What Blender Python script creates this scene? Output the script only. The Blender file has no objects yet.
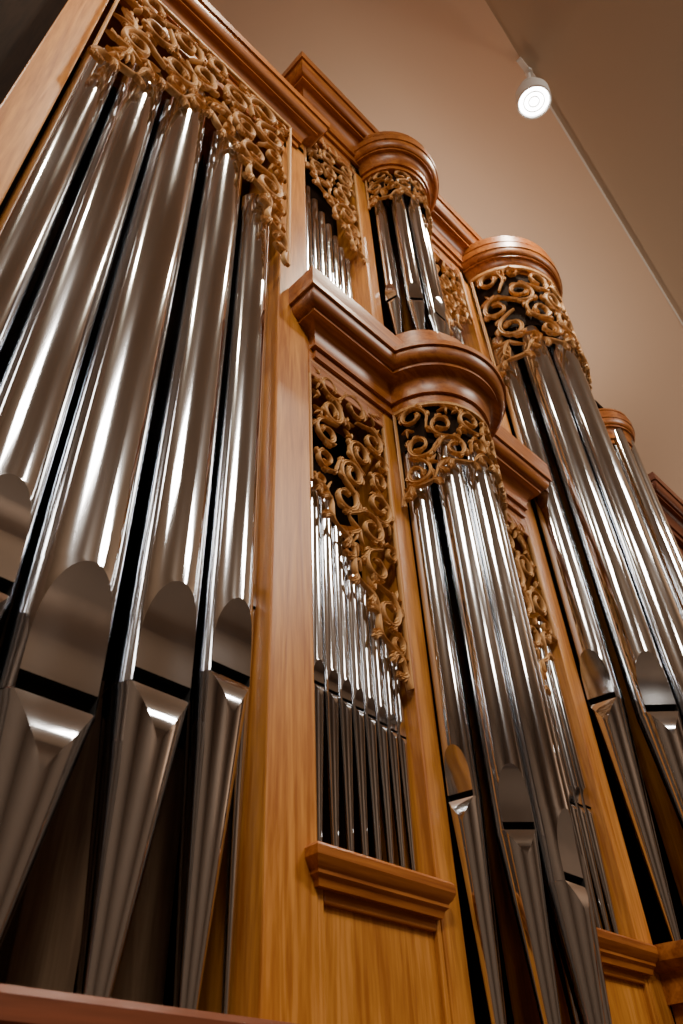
import bpy, math, random
from mathutils import Vector, Matrix
random.seed(7)
S=1.1; CZ=1.5
M=Matrix.Translation((0,0,CZ))@Matrix.Scale(S,4)
FL=-CZ/S
CEIL=4.75
scene=bpy.context.scene
col=scene.collection

# ---------------------------------------------------------------- materials
def newmat(name):
    m=bpy.data.materials.new(name); m.use_nodes=True
    nt=m.node_tree; b=nt.nodes['Principled BSDF']
    return m,nt,b
def wood(name,c1,c2,axis='Z',rough=0.38,scale=1.0,spec=.5):
    m,nt,b=newmat(name)
    tc=nt.nodes.new('ShaderNodeTexCoord'); mp=nt.nodes.new('ShaderNodeMapping')
    sc={'Z':(16,16,1.1),'X':(1.1,16,16)}[axis]
    mp.inputs['Scale'].default_value=[a*scale for a in sc]
    n=nt.nodes.new('ShaderNodeTexNoise'); n.inputs['Scale'].default_value=1.6; n.inputs['Detail'].default_value=8
    n.inputs['Distortion'].default_value=1.3
    n2=nt.nodes.new('ShaderNodeTexNoise'); n2.inputs['Scale'].default_value=9; n2.inputs['Detail'].default_value=3
    r=nt.nodes.new('ShaderNodeValToRGB')
    r.color_ramp.elements[0].position=.32; r.color_ramp.elements[0].color=(*c1,1)
    r.color_ramp.elements[1].position=.68; r.color_ramp.elements[1].color=(*c2,1)
    mx=nt.nodes.new('ShaderNodeMath'); mx.operation='MULTIPLY_ADD'; mx.inputs[1].default_value=.45
    nt.links.new(tc.outputs['Object'],mp.inputs['Vector']); nt.links.new(mp.outputs[0],n.inputs['Vector']); nt.links.new(mp.outputs[0],n2.inputs['Vector'])
    nt.links.new(n2.outputs[0],mx.inputs[0]); nt.links.new(n.outputs[0],mx.inputs[2])
    sub=nt.nodes.new('ShaderNodeMath'); sub.operation='SUBTRACT'; sub.inputs[1].default_value=.22
    nt.links.new(mx.outputs[0],sub.inputs[0]); nt.links.new(sub.outputs[0],r.inputs[0])
    nt.links.new(r.outputs[0],b.inputs['Base Color'])
    b.inputs['Roughness'].default_value=rough; b.inputs['Specular IOR Level'].default_value=spec
    bp=nt.nodes.new('ShaderNodeBump'); bp.inputs['Strength'].default_value=.04; bp.inputs['Distance'].default_value=.01
    nt.links.new(n.outputs[0],bp.inputs['Height']); nt.links.new(bp.outputs[0],b.inputs['Normal'])
    return m
WV=wood('cherry_vertical',(.33,.108,.016),(.59,.25,.050),'Z',.38,spec=.35)
WH=wood('cherry_horizontal',(.22,.060,.010),(.42,.145,.028),'X',.35,spec=.35)
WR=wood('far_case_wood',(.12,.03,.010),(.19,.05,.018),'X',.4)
WC=wood('carved_wood',(.43,.205,.062),(.61,.335,.12),'Z',.5,spec=.3)
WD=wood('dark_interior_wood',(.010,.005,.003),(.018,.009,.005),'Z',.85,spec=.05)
WI=wood('interior_pipe_wood',(.17,.105,.062),(.26,.17,.10),'Z',.6,spec=.15)

def plaster(name,c,rough=.85):
    m,nt,b=newmat(name)
    n=nt.nodes.new('ShaderNodeTexNoise'); n.inputs['Scale'].default_value=2.5; n.inputs['Detail'].default_value=5
    r=nt.nodes.new('ShaderNodeValToRGB')
    r.color_ramp.elements[0].color=(c[0]*.95,c[1]*.95,c[2]*.95,1); r.color_ramp.elements[1].color=(c[0]*1.03,c[1]*1.03,c[2]*1.03,1)
    nt.links.new(n.outputs[0],r.inputs[0]); nt.links.new(r.outputs[0],b.inputs['Base Color']); b.inputs['Roughness'].default_value=rough
    return m
PC=plaster('ceiling_plaster',(.66,.50,.375)); PW=plaster('wall_plaster',(.23,.165,.12)); PC2=plaster('ceiling_plaster_shaded',(.42,.305,.21))  # sloped ceiling: same plaster, its weaker light painted in as darker colour
PF=plaster('floor_carpet',(.06,.035,.025))
PM,nt,b=newmat('tin_pipe_metal')
b.inputs['Metallic'].default_value=1
tc=nt.nodes.new('ShaderNodeTexCoord'); mp=nt.nodes.new('ShaderNodeMapping'); mp.inputs['Scale'].default_value=(5,5,1.0)
n=nt.nodes.new('ShaderNodeTexNoise'); n.inputs['Scale'].default_value=1.5; n.inputs['Detail'].default_value=1.5
mr=nt.nodes.new('ShaderNodeMapRange'); mr.inputs['From Min'].default_value=.3; mr.inputs['From Max'].default_value=.7
mr.inputs['To Min'].default_value=.05; mr.inputs['To Max'].default_value=.12
r=nt.nodes.new('ShaderNodeValToRGB'); r.color_ramp.elements[0].color=(.63,.66,.70,1); r.color_ramp.elements[1].color=(.77,.80,.84,1)
nt.links.new(tc.outputs['Object'],mp.inputs[0]); nt.links.new(mp.outputs[0],n.inputs['Vector']); nt.links.new(n.outputs[0],mr.inputs[0])
nt.links.new(mr.outputs[0],b.inputs['Roughness']); nt.links.new(n.outputs[0],r.inputs[0]); nt.links.new(r.outputs[0],b.inputs['Base Color'])
bp=nt.nodes.new('ShaderNodeBump'); bp.inputs['Strength'].default_value=.12; bp.inputs['Distance'].default_value=.015
nt.links.new(n.outputs[0],bp.inputs['Height']); nt.links.new(bp.outputs[0],b.inputs['Normal'])
def plain(name,c,rough=.5,metal=0,em=None,es=0):
    m,nt,b=newmat(name); b.inputs['Roughness'].default_value=rough; b.inputs['Metallic'].default_value=metal
    n=nt.nodes.new('ShaderNodeTexNoise'); n.inputs['Scale'].default_value=20
    r=nt.nodes.new('ShaderNodeValToRGB'); r.color_ramp.elements[0].color=(*[a*.9 for a in c],1); r.color_ramp.elements[1].color=(*c,1)
    nt.links.new(n.outputs[0],r.inputs[0]); nt.links.new(r.outputs[0],b.inputs['Base Color'])
    if em: b.inputs['Emission Color'].default_value=(*em,1); b.inputs['Emission Strength'].default_value=es
    return m
BLK=plain('mouth_black',(.004,.004,.004),.9)
WHT=plain('white_enamel',(.75,.72,.68),.4)
LED=plain('led_face',(.9,.9,.85),.4,0,(1,.98,.93),22)

# ---------------------------------------------------------------- helpers
def mk(name,verts,faces,mats,parent=None,smooth=True,fm=None,ang=28):
    me=bpy.data.meshes.new(name); me.from_pydata([tuple(v) for v in verts],[],faces)
    for m in mats: me.materials.append(m)
    if fm: me.polygons.foreach_set('material_index',fm)
    me.polygons.foreach_set('use_smooth',[smooth]*len(me.polygons))
    me.update()
    import bmesh
    bm=bmesh.new(); bm.from_mesh(me); bmesh.ops.recalc_face_normals(bm,faces=bm.faces); bm.to_mesh(me); bm.free()
    me.transform(M)
    if smooth: me.set_sharp_from_angle(angle=math.radians(ang))
    o=bpy.data.objects.new(name,me); col.objects.link(o)
    if parent: o.parent=parent
    return o
def boxes(name,bl,mat,parent=None,bev=.004):
    V=[];F=[]
    for (x0,x1,y0,y1,z0,z1) in bl:
        k=len(V)
        V+=[(x0,y0,z0),(x1,y0,z0),(x1,y1,z0),(x0,y1,z0),(x0,y0,z1),(x1,y0,z1),(x1,y1,z1),(x0,y1,z1)]
        F+=[(k,k+3,k+2,k+1),(k+4,k+5,k+6,k+7),(k,k+1,k+5,k+4),(k+1,k+2,k+6,k+5),(k+2,k+3,k+7,k+6),(k+3,k,k+4,k+7)]
    o=mk(name,V,F,[mat],parent,smooth=False)
    if bev:
        m=o.modifiers.new('bevel','BEVEL'); m.width=bev*S; m.segments=2; m.limit_method='ANGLE'
    return o
def empty(name):
    e=bpy.data.objects.new(name,None); col.objects.link(e); return e
organ=empty('pipe_organ')
def interp(tab):
    def f(s):
        if s<=tab[0][0]: return tab[0][1]
        for (a,b_),(c,d) in zip(tab,tab[1:]):
            if s<=c:
                t=(s-a)/(c-a); return b_+(d-b_)*t
        return tab[-1][1]
    return f
leftbot=interp([(.09,2.40),(.16,2.44),(.3,2.58),(.47,2.68),(.62,2.60),(.72,2.42),(.79,2.24),(.845,2.10)])
lowtab=[(.955,1.38),(1.02,1.34),(1.09,1.20),(1.16,1.07),(1.22,.96),(1.275,.90)]
mir=lambda t:[(3.0-a,b_) for a,b_ in reversed(t)]
uptab=[(.955,3.18),(1.02,3.12),(1.12,2.98),(1.2,2.87),(1.275,2.76)]
lowbot=interp(lowtab); upbot=interp(uptab)

# ---------------------------------------------------------------- organ pipe
def pipe(cx,cy,r,zf,zm,zt,ang=0,big=True,name='organ_pipe',hl=2.55,lean=0):
    nf=8; na=44 if big else 26
    W=.78*r; h=hl*r; h2=1.35*r; slit=.36*r
    zl=zm-slit/2; zh=zm+slit/2
    def dd(w): return r-math.sqrt(max(r*r-w*w,0))
    rings=[]; tip=.22*r
    def rf(z): return tip+(r*.985-tip)*((z-zf)/(zl-zf))
    rings.append((zf-.02*1,tip*.8,0,0,0))
    for i in range(5):
        z=zf+(zl-h2-zf)*i/5; rings.append((z,rf(z),0,0,0))
    for i in range(11):
        t=(i/10)**1.7; z=zl-h2+h2*t
        w=W*(.15+.85*t)*math.sqrt(max(1-(1-t)**2.0,0)); R=rf(z)
        rings.append((z,R,R-math.sqrt(R*R-min(w,.9*R)**2),0,0))
    rings.append((zl+.001,r,dd(W),.3*r,1)); rings.append((zh-.001,r,dd(W),.3*r,1))
    for i in range(19):
        t=1-(1-i/18)**1.9
        w=W*math.sqrt(max(1-t**3.6,0)); rings.append((zh+h*t,r,dd(w),0,0))
    for k in (.35,.7,1.0):
        z0=zh+h; rings.append((z0+(zt-z0)*k,r,0,0,0))
    V=[];per=nf+1+na-1
    us=[-1,-.94,-.6,-.25,0,.25,.6,.94,1]
    ca,sa=math.cos(ang),math.sin(ang)
    for (z,R,d,rec,_) in rings:
        al=max(math.acos(1-min(d/R,.9)),.035)
        lx=lean*max(0,(zl-z)/(zl-zf))
        pts=[]
        for j,u in enumerate(us):
            pts.append((R*math.sin(al)*u,-R*math.cos(al)+(rec if 0<j<nf else 0)))
        for i in range(1,na):
            th=al+(2*math.pi-2*al)*i/na
            pts.append((R*math.sin(th),-R*math.cos(th)))
        for (x,y) in pts:
            V.append((cx+lx+x*ca-y*sa, cy+x*sa+y*ca, z))
    F=[];fm=[]
    for k in range(len(rings)-1):
        for j in range(per):
            j2=(j+1)%per
            F.append((k*per+j,k*per+j2,(k+1)*per+j2,(k+1)*per+j))
            fm.append(1 if (j<nf and (rings[k][4] or rings[k+1][4])) else 0)
    F.append(tuple(range(per))[::-1]); fm.append(0)
    F.append(tuple((len(rings)-1)*per+j for j in range(per))); fm.append(1)
    return mk(name,V,F,[PM,BLK],organ,True,fm,ang=15)
def tang(cx,cy,deg,Rp):
    a=math.radians(deg); return cx+Rp*math.sin(a), cy-Rp*math.cos(a), a

for (x,r,zm) in [(.148,.052,.82),(.278,.067,.715),(.431,.080,.578),(.603,.070,.658),(.745,.056,.737)]:
    pipe(x,1.03,r,.17,zm,leftbot(x)+.16,0,lean=-.016)
pipe(.822,1.06,.020,.17,.95,2.3,0,False)
fx=[1.0,1.043,1.083,1.122,1.159,1.195,1.229,1.261,1.29]
for i,x in enumerate(fx):
    r=.0195-.0009*i
    pipe(x,1.045,r,.40,.83-.005*i,lowbot(x)+.09,0,False)
    pipe(3.0-x+.03,1.045,r,.40,.83-.005*i,lowbot(x)+.09,0,False)
    pipe(x,1.085,r*.95,2.15,2.45-.005*i,upbot(x)+.09,0,False)
    pipe(3.0-x+.03,1.085,r*.95,2.15,2.45-.005*i,upbot(x)+.09,0,False)
for d,r,zm in [(-77,.037,.66),(-38.5,.042,.583),(0,.046,.49),(38.5,.042,.583),(77,.037,.66)]:
    x,y,a=tang(1.5,1.0,d,.14); pipe(x,y,r,.13,zm,1.74,a,True,hl=2.8)
for d,r,zm in [(-77,.030,2.58),(-38.5,.033,2.54),(0,.036,2.48),(38.5,.033,2.54),(77,.030,2.58)]:
    x,y,a=tang(1.5,1.0,d,.12); pipe(x,y,r,2.27,zm,3.44,a,True,hl=2.8)
TC=2.39
for d,r,zm in [(-80,.056,1.175),(-43,.062,1.11),(0,.070,1.04),(43,.062,1.11),(80,.056,1.175)]:
    x,y,a=tang(TC,1.0,d,.215); pipe(x,y,r,.50,zm,3.1,a,True,hl=2.8)
for d in (-70,-25,25,70):
    x,y,a=tang(3.3,1.05,d,.13); pipe(x,y,.045,.6,1.3,3.2,a,True)

# ---------------------------------------------------------------- casework
F0=1.0
st=[(-.01,.085,F0,1.16,FL,3.2),(.838,.957,F0,1.2,FL,3.6),(1.275,1.34,F0,1.14,FL,3.6),(1.66,1.725,F0,1.14,FL,3.6),
    (2.045,2.125,F0,1.14,FL,3.6),(2.70,2.78,F0,1.14,FL,3.6)]
boxes('case_stiles',st,WV,organ)
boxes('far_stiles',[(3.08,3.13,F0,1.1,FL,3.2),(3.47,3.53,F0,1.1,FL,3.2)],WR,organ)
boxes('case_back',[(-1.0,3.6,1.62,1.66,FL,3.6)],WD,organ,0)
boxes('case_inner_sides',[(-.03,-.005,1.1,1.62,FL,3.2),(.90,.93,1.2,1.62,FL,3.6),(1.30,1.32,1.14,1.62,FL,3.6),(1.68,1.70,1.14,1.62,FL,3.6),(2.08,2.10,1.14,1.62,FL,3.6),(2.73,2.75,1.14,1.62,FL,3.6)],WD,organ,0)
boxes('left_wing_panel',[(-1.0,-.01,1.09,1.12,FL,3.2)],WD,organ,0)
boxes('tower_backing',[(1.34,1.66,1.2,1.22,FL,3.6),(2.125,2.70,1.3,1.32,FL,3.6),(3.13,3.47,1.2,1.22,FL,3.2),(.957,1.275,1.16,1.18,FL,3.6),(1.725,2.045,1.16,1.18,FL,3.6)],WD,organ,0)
boxes('case_light_block',[(-1.0,.95,1.0,1.66,3.22,3.26),(.9,3.6,1.0,1.66,3.62,3.66)],WD,organ,0)  # unseen boards added on top to block light from the case
boxes('case_frieze',[(.955,1.275,1.0,1.03,3.52,3.64),(1.725,2.045,1.0,1.03,3.52,3.64),(.955,1.275,1.0,1.03,1.80,2.1),(1.725,2.045,1.0,1.03,1.80,2.1),(.085,.86,1.0,1.03,3.12,3.22)],WH,organ)
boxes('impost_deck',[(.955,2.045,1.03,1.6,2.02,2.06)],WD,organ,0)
def panel(x0,x1,z1):
    f=.014
    b=[(x0,x0+f,1.002,1.04,FL,z1),(x1-f,x1,1.002,1.04,FL,z1)]
    h=[(x0+f,x1-f,1.002,1.04,z1-.035,z1),(x0+f,x1-f,1.002,1.04,z1-.78,z1-.70)]
    boxes('panel_frame',b,WV,organ,.003); boxes('panel_rails',h,WH,organ,.003)
    boxes('panel_field',[(x0+f,x1-f,1.012,1.035,FL,z1-.035)],WV,organ,0)
panel(.957,1.275,.43); panel(1.725,2.045,.43)
boxes('left_bay_plinth',[(.085,.86,.99,1.03,FL,.17)],WV,organ)
boxes('wind_chest_table',[(.085,.86,1.0,1.25,.13,.165),(.955,1.275,1.03,1.16,.36,.40),(1.725,2.045,1.03,1.16,.36,.40)],WD,organ)
wp=[]
for i,(x,w,h) in enumerate([(.22,.10,.95),(.36,.11,.70),(.50,.11,.80),(.64,.10,.72),(.77,.09,.9)]):
    wp.append((x*1.25-.05,x*1.25-.05+w,1.26,1.26+w,FL,h))
boxes('interior_wooden_pipes',wp,WI,organ,.003)

def prof(h,p,soff=.02):
    P=[(-soff,0),(.04*p,0),(.10*p,.0),(.10*p,.16*h),(.20*p,.16*h),(.20*p,.20*h)]
    for i in range(1,8):
        t=i/7*math.pi/2; P.append((.20*p+.38*p*(1-math.cos(t)),.20*h+.30*h*math.sin(t)))
    P+=[(.64*p,.50*h),(.64*p,.56*h)]
    for i in range(1,8):
        t=i/7*math.pi/2; P.append((.64*p+.28*p*math.sin(t),.56*h+.2*h*(1-math.cos(t))))
    P+=[(.93*p,.79*h),(1*p,.79*h),(1*p,h),(-soff,h)]
    return P
def mpath(o,x0,towers,x1,y0,yb,ns=36,ot=None):
    if ot is None: ot=o
    pts=[(x0-o,yb),(x0-o,y0-o)]
    for (cx,R) in towers:
        Ro=R+ot
        a=math.acos(max(-1,min(1,o/Ro)))
        for i in range(ns+1):
            t=-a+2*a*i/ns
            pts.append((cx+Ro*math.sin(t),y0-Ro*math.cos(t)))
    pts+=[(x1+o,y0-o),(x1+o,yb)]
    return pts
def mould(name,x0,towers,x1,z0,h,p,y0=F0,yb=1.3,mat=WH,P=None,tf=None):
    P=P or prof(h,p); V=[];F=[]
    for (o,z) in P:
        pts=mpath(o,x0,towers,x1,y0,yb,ot=(tf(o,z) if tf else None)); n=len(pts); V+=[(a,b_,z0+z) for a,b_ in pts]
    for k in range(len(P)-1):
        for j in range(n-1): F.append((k*n+j,k*n+j+1,(k+1)*n+j+1,(k+1)*n+j))
    F.append(tuple(range(n))); F.append(tuple((len(P)-1)*n+j for j in range(n)))
    return mk(name,V,F,[mat],organ,True,ang=24)
def ring(name,cx,R,z0,P,y0=1.0,mat=WH):
    V=[];F=[];n=49
    for (o,z) in P:
        for i in range(n):
            t=-math.pi/2+math.pi*i/(n-1); V.append((cx+(R+o)*math.sin(t),y0-(R+o)*math.cos(t),z0+z))
    for k in range(len(P)-1):
        for j in range(n-1): F.append((k*n+j,k*n+j+1,(k+1)*n+j+1,(k+1)*n+j))
    F.append(tuple(range(n))); F.append(tuple((len(P)-1)*n+j for j in range(n)))
    return mk(name,V,F,[mat],organ,True,ang=24)
mould('left_cornice',-1.0,[],.90,3.20,.235,.105)
h=.27;p=.107
IP=prof(h,p)
IP=IP[:-3]+[(.93*p,.66*h),(p,.66*h),(p,.74*h),(.99*p,.741*h),(p,.76*h),(p,h),(-.02,h)]
IP=[(o,z*(.66/.76) if (z<=.76*h and o<.93*p) else z) for o,z in IP]
def tf(o,z):
    if z>.7405*h: return min(o,.024)
    return o*.92
mould('impost_cornice',.985,[(1.5,.185)],2.015,1.88,h,p,P=IP,tf=tf)
ring('upper_tower_plinth',1.5,.183,2.10,[(.0,0),(.022,.0),(.022,.05),(.014,.055),(.026,.075),(.026,.135),(.016,.145),(0,.15),(0,.18),(-.05,.18)])
mould('upper_cornice',.955,[],1.33,3.62,.29,.12)
mould('upper_cornice',1.67,[],2.06,3.62,.29,.12)
def cap(h,p):
    P=[(-.05,0),(0,0),(0,.03),(.010,.03),(.010,.045)]
    P+=[(.010+(.55*p-.010)*(1-math.cos(i/6*math.pi/2)),.045+.06*math.sin(i/6*math.pi/2)) for i in range(1,7)]
    P+=[(.62*p,.105),(.62*p,.118)]
    P+=[(.62*p+.30*p*math.sin(i/6*math.pi/2),.118+.04*(1-math.cos(i/6*math.pi/2))) for i in range(1,7)]
    P+=[(p,.160),(p,.205),(.8*p,.207),(.8*p,.225),(.88*p,.228),(.88*p,h),(-.05,h)]
    return P
ring('small_tower_cap',1.5,.185,3.53,cap(.26,.068))
ring('great_tower_cap',TC,.283,3.50,cap(.28,.06))
ring('far_tower_cap',3.3,.15,3.10,cap(.24,.05),1.05,WH)
boxes('cap_backs',[(1.24,1.76,1.0,1.3,3.55,3.77),(2.05,2.73,1.0,1.3,3.52,3.77),(3.09,3.51,1.05,1.3,3.12,3.32)],WD,organ)
def console(name,cx,R,zt):
    P=[(-R+.02,-.9),(-R*.7,-.75),(-R*.35,-.5),(-R*.15,-.3),(-.02,-.18),(-.02,-.12),(0,-.12),(0,-.055),(.02,-.05),(.035,-.035),(.04,-.02),(.04,0),(-.02,0)]
    ring(name,cx,R,zt,P)
console('centre_tower_console',1.5,.185,.12)
console('right_tower_console',TC,.28,.48)
def trim(x0,x1,z0,nm):
    P=[(-.01,0),(.006,0),(.009,.012),(.015,.018),(.015,.024),(.022,.032),(.027,.043),(.027,.058),(.022,.064),(-.01,.066)]
    mould(nm,x0,[],x1,z0,.06,.04,y0=.995,yb=1.03,P=P)
trim(.953,1.262,.415,'panel_trim'); trim(1.735,2.05,.415,'panel_trim')
P=[(-.01,-.06),(.01,-.06),(.015,-.03),(.04,-.02),(.055,0),(.055,.025),(.045,.035),(-.01,.035)]
mould('left_bay_rail',.07,[],.83,.175,.06,.05,y0=1.0,yb=1.03,P=P,mat=WR)
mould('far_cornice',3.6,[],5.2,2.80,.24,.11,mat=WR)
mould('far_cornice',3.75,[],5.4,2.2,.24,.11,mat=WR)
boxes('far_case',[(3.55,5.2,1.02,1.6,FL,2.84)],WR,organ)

# ---------------------------------------------------------------- carvings
PRO=[(-1,-.3),(-.9,.6),(-.55,1),(0,.65),(.55,1),(.9,.6),(1,-.3),(.7,-.9),(-.7,-.9)]
def ribbon(V,F,pts,ws,dep,fmap):
    n=len(pts); k0=len(V); m=len(PRO)
    wm=max(ws)+1e-9
    for i in range(n):
        a=pts[max(i-1,0)]; b_=pts[min(i+1,n-1)]
        tx,tz=b_[0]-a[0],b_[1]-a[1]; L=math.hypot(tx,tz) or 1
        nx,nz=-tz/L,tx/L; w=ws[i]
        dd=dep*(.5+.5*min(1,w/wm))
        for (u,d) in PRO:
            V.append(fmap(pts[i][0]+nx*u*w,pts[i][1]+nz*u*w,d*dd))
    for i in range(n-1):
        for j in range(m):
            j2=(j+1)%m
            F.append((k0+i*m+j,k0+i*m+j2,k0+(i+1)*m+j2,k0+(i+1)*m+j))
    F.append(tuple(k0+j for j in range(m))); F.append(tuple(k0+(n-1)*m+j for j in range(m)))
def leaf(V,F,x,z,a,L,w,curl,dep,fmap):
    pts=[];ws=[];n=9
    px,pz=x,z
    for i in range(n):
        t=i/(n-1); pts.append((px,pz)); ws.append(max(w*math.sin(math.pi*(.15+.85*t)**.75),.0010))
        aa=a+curl*t; px+=math.cos(aa)*L/(n-1); pz+=math.sin(aa)*L/(n-1)
    ribbon(V,F,pts,ws,dep,fmap)
    return pts
def acanthus(V,F,x,z,a,L,w,curl,dep,fmap):
    pts=leaf(V,F,x,z,a,L,w,curl,dep,fmap)
    for i,f in ((2,.50),(4,.42),(6,.30)):
        t=i/8; aa=a+curl*t
        for sg in (-1,1):
            leaf(V,F,pts[i][0],pts[i][1],aa+sg*.95,L*f,w*.62,-sg*.9,dep*.85,fmap)
def carving(name,s0,s1,top,bot,fmap,rads,dep,seed):
    rnd=random.Random(seed); C=[]
    def inside(s,z,r):
        if s-r*.93<s0 or s+r*.93>s1: return False
        if z+r>top+.1*r: return False
        for k in range(-3,4):
            ss=s+r*k/3; hh=math.sqrt(max(0,r*r-(r*k/3)**2))
            if z-hh*.9<bot(min(max(ss,s0),s1)): return False
        return True
    zmin=min(bot(s0+(s1-s0)*i/20) for i in range(21))
    for ri,r in enumerate(rads):
        fails=0
        while fails<3:
            best=None
            for _ in range(700):
                s=rnd.uniform(s0,s1); z=rnd.uniform(zmin,top)
                if not inside(s,z,r*.97): continue
                g=1e9; ok=True
                for c in C:
                    dd=math.hypot(s-c[0],z-c[1])-(r+c[2])*.95
                    if dd<0: ok=False;break
                    g=min(g,dd)
                if not ok: continue
                sc=g+.4*(top-z)*.15
                if best is None or sc<best[0]: best=(sc,s,z)
            if best: C.append((best[1],best[2],r*rnd.uniform(.88,1.0),rnd.choice((-1,1)),rnd.uniform(0,6.28)))
            else: fails+=1
            if len(C)>170: break
    V=[];F=[]
    small=rads[-1]*1.2
    for idx,(s,z,r,h,a0) in enumerate(C):
        bigc=r>small
        nb=sorted((math.hypot(s-d[0],z-d[1])-d[2],d) for j,d in enumerate(C) if j!=idx and d[2]>=r*.9)
        if nb: d=nb[0][1]; a0=math.atan2(d[1]-z,d[0]-s)
        if nb: h=-d[3] if rnd.random()<.8 else h
        if (not bigc) or (r<rads[0]*.8 and rnd.random()<.45):
            bx,bz=s+math.cos(a0)*r*1.05,z+math.sin(a0)*r*1.05
            if bigc:
                acanthus(V,F,bx,bz,a0+math.pi+h*.35,r*2.0,r*.17,-h*1.0,dep,fmap)
                leaf(V,F,bx,bz,a0+math.pi+.9,r*1.3,r*.15,.9,dep*.9,fmap); leaf(V,F,bx,bz,a0+math.pi-.9,r*1.3,r*.15,-.9,dep*.9,fmap)
            else:
                for q in (-.7,0,.7): leaf(V,F,bx,bz,a0+math.pi+q,r*(1.9 if q==0 else 1.4),r*.24,q*1.2+h*.4,dep*.9,fmap)
            continue
        n=36; turns=rnd.uniform(.8,1.2); ex=rnd.uniform(.82,1.0)
        pts=[];ws=[]
        for i in range(n):
            t=i/(n-1); rr=r*(1.0-.66*t**.9); a=a0+h*turns*2*math.pi*t
            pts.append((s+rr*math.cos(a)*ex,z+rr*math.sin(a)*1.03))
            ws.append(r*(.085+.035*math.sin(math.pi*t)))
        lx=pts[0][0]-h*(-math.sin(a0))*r*.6+math.cos(a0)*r*.25; lz=pts[0][1]-h*math.cos(a0)*r*.6+math.sin(a0)*r*.25
        pts=[(lx,lz),((lx+pts[0][0])/2+math.cos(a0)*r*.02,(lz+pts[0][1])/2+math.sin(a0)*r*.02)]+pts; ws=[ws[0]*.7,ws[0]*.9]+ws
        ribbon(V,F,pts,ws,dep,fmap)
        ae=a0+h*turns*2*math.pi+h*math.pi/2
        acanthus(V,F,pts[-1][0],pts[-1][1],ae,r*.62,r*.12,h*1.6,dep,fmap)
        for q in range(6):
            t=.08+.12*q; a=a0+h*turns*2*math.pi*t; rr=r*(1.0-.66*t**.9)
            out=q%3!=2
            ta=a+h*math.pi/2
            px,pz=s+rr*math.cos(a)*ex,z+rr*math.sin(a)*1.03
            if q in (1,3) : acanthus(V,F,px,pz,ta-h*.75,r*.58,r*.11,h*1.7,dep*.9,fmap)
            else: leaf(V,F,px,pz,ta-(h*.9 if out else -h*.8),r*(.46 if out else .36),r*.12,(h*1.9 if out else -h*1.6),dep*.85,fmap)
    L=s1-s0; rr=rads[-2]
    nseg=40; pl=[(s0+L*i/nseg, bot(s0+L*i/nseg)) for i in range(nseg+1)]
    acc=[0]
    for i in range(nseg): acc.append(acc[-1]+math.hypot(pl[i+1][0]-pl[i][0],pl[i+1][1]-pl[i][1]))
    N=max(60,int(acc[-1]/rr*8)); pts=[];ws=[]
    k=0
    for i in range(N):
        d=acc[-1]*i/(N-1)
        while k<nseg-1 and acc[k+1]<d: k+=1
        f=(d-acc[k])/(acc[k+1]-acc[k]+1e-9)
        x=pl[k][0]+(pl[k+1][0]-pl[k][0])*f; z=pl[k][1]+(pl[k+1][1]-pl[k][1])*f
        tx,tz=pl[k+1][0]-pl[k][0],pl[k+1][1]-pl[k][1]; l=math.hypot(tx,tz)
        off=rr*.55*math.sin(d/rr*1.3)+rr*.3
        pts.append((x-tz/l*off,z+tx/l*off)); ws.append(rr*(.17+.07*math.sin(d/rr*2.6)))
    ribbon(V,F,pts,ws,dep,fmap)
    for i in range(3,N-3,max(4,int(N*rr*1.7/acc[-1]))):
        a=math.atan2(pts[i+1][1]-pts[i-1][1],pts[i+1][0]-pts[i-1][0])
        sg=rnd.choice((-1,1))
        acanthus(V,F,pts[i][0],pts[i][1],a-math.pi/2+sg*.9,rr*1.25,rr*.24,-sg*1.8,dep,fmap)
    rr=rads[-1]
    ribbon(V,F,[(s0,top),(s0,bot(s0))],[rr*.22]*2,dep*.7,fmap)
    ribbon(V,F,[(s1,top),(s1,bot(s1))],[rr*.22]*2,dep*.7,fmap)
    ribbon(V,F,[(s0+L*i/20,top) for i in range(21)],[rr*.5]*21,dep*.7,fmap)
    return mk(name,V,F,[WC],organ,True,ang=50)
flat=lambda y0:(lambda s,z,d:(s,y0-d,z))
def cyl(cx,R): return lambda s,z,d:(cx+(R+d)*math.sin(s/R),1.0-(R+d)*math.cos(s/R),z)
carving('left_bay_carving',.10,.825,3.16,leftbot,flat(.945),[.08,.058,.040,.026],.011,3)
carving('flat_carving',.962,1.27,1.86,lowbot,flat(1.005),[.058,.044,.032,.020],.008,5)
carving('flat_carving',1.73,2.038,1.86,interp(mir(lowtab)),flat(1.005),[.058,.044,.032,.020],.008,6)
carving('upper_flat_carving',.962,1.27,3.58,upbot,flat(1.005),[.055,.042,.032,.021],.008,8)
carving('upper_flat_carving',1.73,2.038,3.58,interp(mir(uptab)),flat(1.005),[.055,.042,.032,.021],.008,9)
R=.195; e=R*1.48
carving('centre_tower_carving',-e,e,1.87,lambda s:1.65-.17*(abs(s)/e)**1.5,cyl(1.5,R),[.055,.042,.03,.019],.008,11)
R=.172; e=R*1.5
carving('upper_tower_carving',-e,e,3.54,lambda s:3.34-.08*(abs(s)/e)**1.5,cyl(1.5,R),[.048,.036,.026,.017],.007,12)
R=.298; e=R*1.5
carving('right_tower_carving',-e,e,3.53,lambda s:2.96-.22*(abs(s)/e)**1.6,cyl(TC,R),[.09,.065,.045,.029],.011,13)
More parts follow.
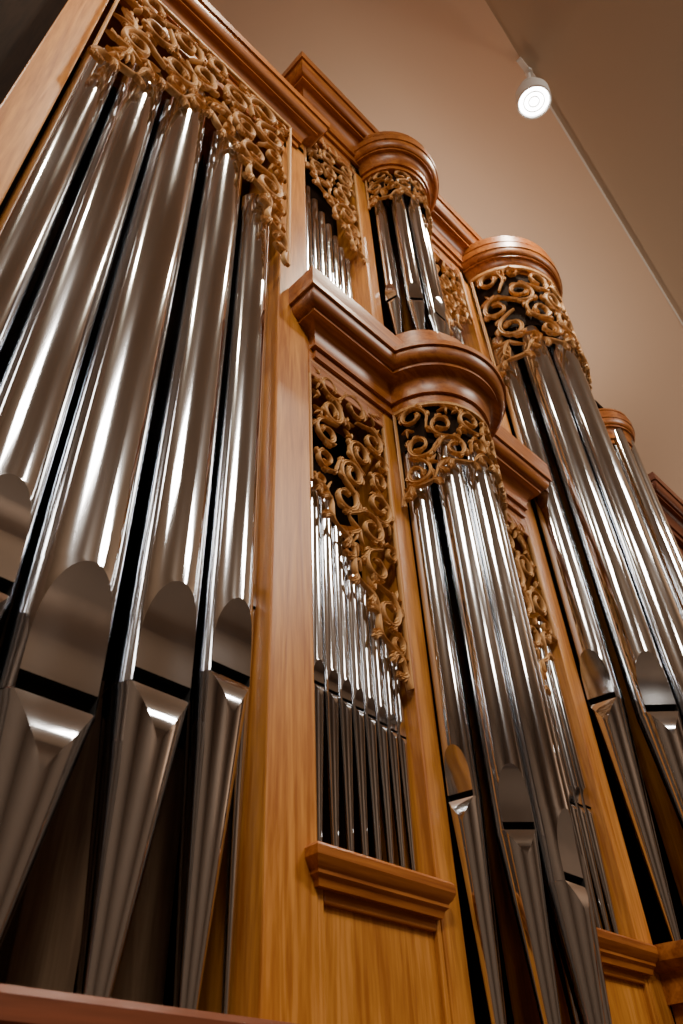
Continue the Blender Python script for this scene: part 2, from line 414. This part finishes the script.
def gap_shade(cx,R,z0,z1):  # dark sheet added behind tower openwork, painting shade into the gaps
    V=[];F=[];n=33
    for z in (z0,z1):
        for i in range(n):
            t=math.radians(-88+176*i/(n-1)); V.append((cx+R*math.sin(t),1.0-R*math.cos(t),z))
    for j in range(n-1): F.append((j,j+1,n+j+1,n+j))
    return mk('carving_gap_shade',V,F,[WD],organ)
gap_shade(1.5,.180,1.71,1.89); gap_shade(1.5,.160,3.41,3.56); gap_shade(TC,.278,3.06,3.54)

# ---------------------------------------------------------------- room
X0,X1,Y0,Y1=-6,8.5,-8,1.7
def rbox(name,b,mat): return boxes(name,[b],mat,None,0)
rbox('floor',(X0,X1,Y0,Y1,FL-.1,FL),PF)
rbox('wall_back',(X0,X1,Y1,Y1+.1,FL,CEIL),PW)
rbox('wall_front',(X0,X1,Y0-.1,Y0,FL,CEIL+1.2),PW)
rbox('wall_left',(X0-.1,X0,Y0,Y1,FL,CEIL+1.2),PW)
rbox('wall_right',(X1,X1+.1,Y0,Y1,FL,CEIL+1.2),PW)
def cy(x): return .222+(x-1.55)*(.253/2.68)
V=[(X0,Y1+.1,CEIL),(X1,Y1+.1,CEIL),(X1,cy(X1),CEIL),(X0,cy(X0),CEIL)]
V+=[(a,b_,c+.1) for a,b_,c in V]
Fb=[(0,1,2,3),(4,5,6,7),(0,1,5,4),(1,2,6,5),(2,3,7,6),(3,0,4,7)]
mk('ceiling',V,Fb,[PC],None,False)
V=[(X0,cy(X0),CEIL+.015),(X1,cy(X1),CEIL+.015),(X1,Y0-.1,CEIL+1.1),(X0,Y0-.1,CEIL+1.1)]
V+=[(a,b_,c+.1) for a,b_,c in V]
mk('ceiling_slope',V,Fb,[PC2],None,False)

def track(xa,xb):
    V=[]
    for z in (CEIL-.010,CEIL+.03):
        V+=[(xa,cy(xa)-.008,z),(xb,cy(xb)-.008,z),(xb,cy(xb)+.003,z),(xa,cy(xa)+.003,z)]
    mk('ceiling_light_track',V,Fb,[WHT],None,False)
track(1.93,7.5); track(-1.6,.8)  # second, short track is added out of view for the extra heads
def lathe(V,F,FM,pts,org,axis,seg=32,mi=0):
    axis=Vector(axis).normalized(); q=Vector((0,0,1)).rotation_difference(axis); k0=len(V)
    for (r,h) in pts:
        for i in range(seg):
            a=2*math.pi*i/seg; v=q@Vector((r*math.cos(a),r*math.sin(a),h))+Vector(org); V.append(tuple(v))
    for k in range(len(pts)-1):
        for i in range(seg):
            i2=(i+1)%seg; F.append((k0+k*seg+i,k0+k*seg+i2,k0+(k+1)*seg+i2,k0+(k+1)*seg+i)); FM.append(mi)
def spotlight(x,yoff,zd,axis,power,ang):
    V=[];F=[];FM=[]
    y=cy(x)+yoff; z=CEIL-zd; ax=Vector(axis).normalized()
    o=Vector((x,y,z)); q=1.4
    sc=lambda L:[(a*q,b_*q) for a,b_ in L]
    lathe(V,F,FM,sc([(0,-.085),(.028,-.085),(.03,-.08),(.03,-.068),(.040,-.062),(.040,-.054),(.030,-.050),(.030,-.044),(.045,-.040),(.045,-.030),(.036,-.026),(.036,-.020),(.052,-.014),(.062,-.006),(.066,.0),(.066,.055),(.062,.058),(.058,.055),(.056,.046)]),o,ax)
    lathe(V,F,FM,sc([(.0,.046),(.056,.046)]),o,ax,32,1)
    for rr in (.018,.037): lathe(V,F,FM,sc([(rr,.044),(rr,.052),(rr+.004,.052),(rr+.004,.044)]),o,ax,24,0)
    up=Vector((x-.005,cy(x)+.0,CEIL-.012))
    base=o-ax*.04
    d=up-base
    lathe(V,F,FM,[(.0,0),(.011,0),(.011,d.length),(0,d.length)],base,d,12)
    lathe(V,F,FM,[(0,0),(.022,0),(.022,.035),(0,.035)],up-Vector((0,0,.03)),(0,0,1),16)
    k=len(V); a,b_,c=up
    V+=[(a-.09,b_-.015,c-.02),(a+.05,b_-.015,c-.02),(a+.05,b_+.015,c-.02),(a-.09,b_+.015,c-.02),(a-.09,b_-.015,c+.01),(a+.05,b_-.015,c+.01),(a+.05,b_+.015,c+.01),(a-.09,b_+.015,c+.01)]
    for f in Fb: F.append(tuple(k+i for i in f)); FM.append(0)
    s=mk('track_spotlight',V,F,[WHT,LED],None,True,FM,ang=30)
    l=bpy.data.lights.new('spot_lamp','SPOT'); l.energy=power; l.spot_size=math.radians(ang); l.spot_blend=.7; l.shadow_soft_size=.08; l.color=(1,.84,.63)
    lo=bpy.data.objects.new('spot_lamp',l); col.objects.link(lo)
    p=M@(o+ax*.09); lo.location=p; lo.rotation_euler=(M.to_3x3()@ax).to_track_quat('-Z','Y').to_euler(); lo.parent=s
    return s
spotlight(2.00,.04,.27,(.05,.10,-1),200,110)
spotlight(.45,.08,.22,(-.02,.22,-1),125,100)  # extra head added out of view to light the organ
spotlight(-1.1,.08,.22,(.35,.25,-1),150,100)  # another added head, unseen, lighting the organ from the left

def area(name,loc,size,power,colr,target,sy=None):
    l=bpy.data.lights.new(name,'AREA'); l.energy=power; l.size=size; l.color=colr
    if sy: l.shape='RECTANGLE'; l.size_y=sy
    o=bpy.data.objects.new(name,l); col.objects.link(o); o.location=M@Vector(loc)
    o.rotation_euler=Vector(target).to_track_quat('-Z','Y').to_euler(); return o
LC=(1,.89,.77)
area('hall_fill_light',(-1.5,-2.2,4.9),1.6,270,LC,(0,.15,-1),1.0)  # added area lights behind the camera: soft fill and pipe highlights
area('hall_fill_light',(3.6,-3.0,5.0),1.6,270,LC,(0,.15,-1),1.0)
area('hall_fill_light',(0.8,-6.2,5.2),1.3,130,LC,(0,.3,-1),.8)
area('ceiling_fill_strip',(2.8,1.45,3.75),3.0,24,(1,.80,.62),(0,0,1),.15)  # added strip hidden above the case, brightens the ceiling over it
area('ceiling_fill_up',(7.5,-1.0,2.4),.6,130,(1,.80,.63),(0,0,1))  # added upward fill lights, no fixtures, to brighten the ceiling
area('ceiling_fill_up',(-3.5,-3.0,2.4),.6,40,(1,.80,.63),(0,0,1))
area('ceiling_fill_up',(2.5,-6.5,2.4),.6,50,(1,.80,.63),(0,0,1))

w=bpy.data.worlds.new('world'); scene.world=w; w.use_nodes=True
w.node_tree.nodes['Background'].inputs[0].default_value=(.9,.7,.55,1); w.node_tree.nodes['Background'].inputs[1].default_value=.15

# ---------------------------------------------------------------- camera
X=Vector((.711,.452,.5386)); Z=Vector((-.0394,-.739,.672))
Z.normalize(); X=(X-Z*X.dot(Z)).normalized(); Y=Z.cross(X)
right=Vector((X.x,Y.x,Z.x)); down=Vector((X.y,Y.y,Z.y)); fwd=Vector((X.z,Y.z,Z.z))
R3=Matrix((right,-down,-fwd)).transposed()
cam=bpy.data.cameras.new('camera'); co=bpy.data.objects.new('camera',cam); col.objects.link(co)
co.matrix_world=Matrix.Translation((0,0,CZ))@R3.to_4x4()
cam.sensor_fit='VERTICAL'; cam.sensor_height=36; cam.lens=784/1024*36; cam.clip_start=.02
cam.dof.use_dof=True; cam.dof.focus_distance=2.3; cam.dof.aperture_fstop=5.6
scene.camera=co
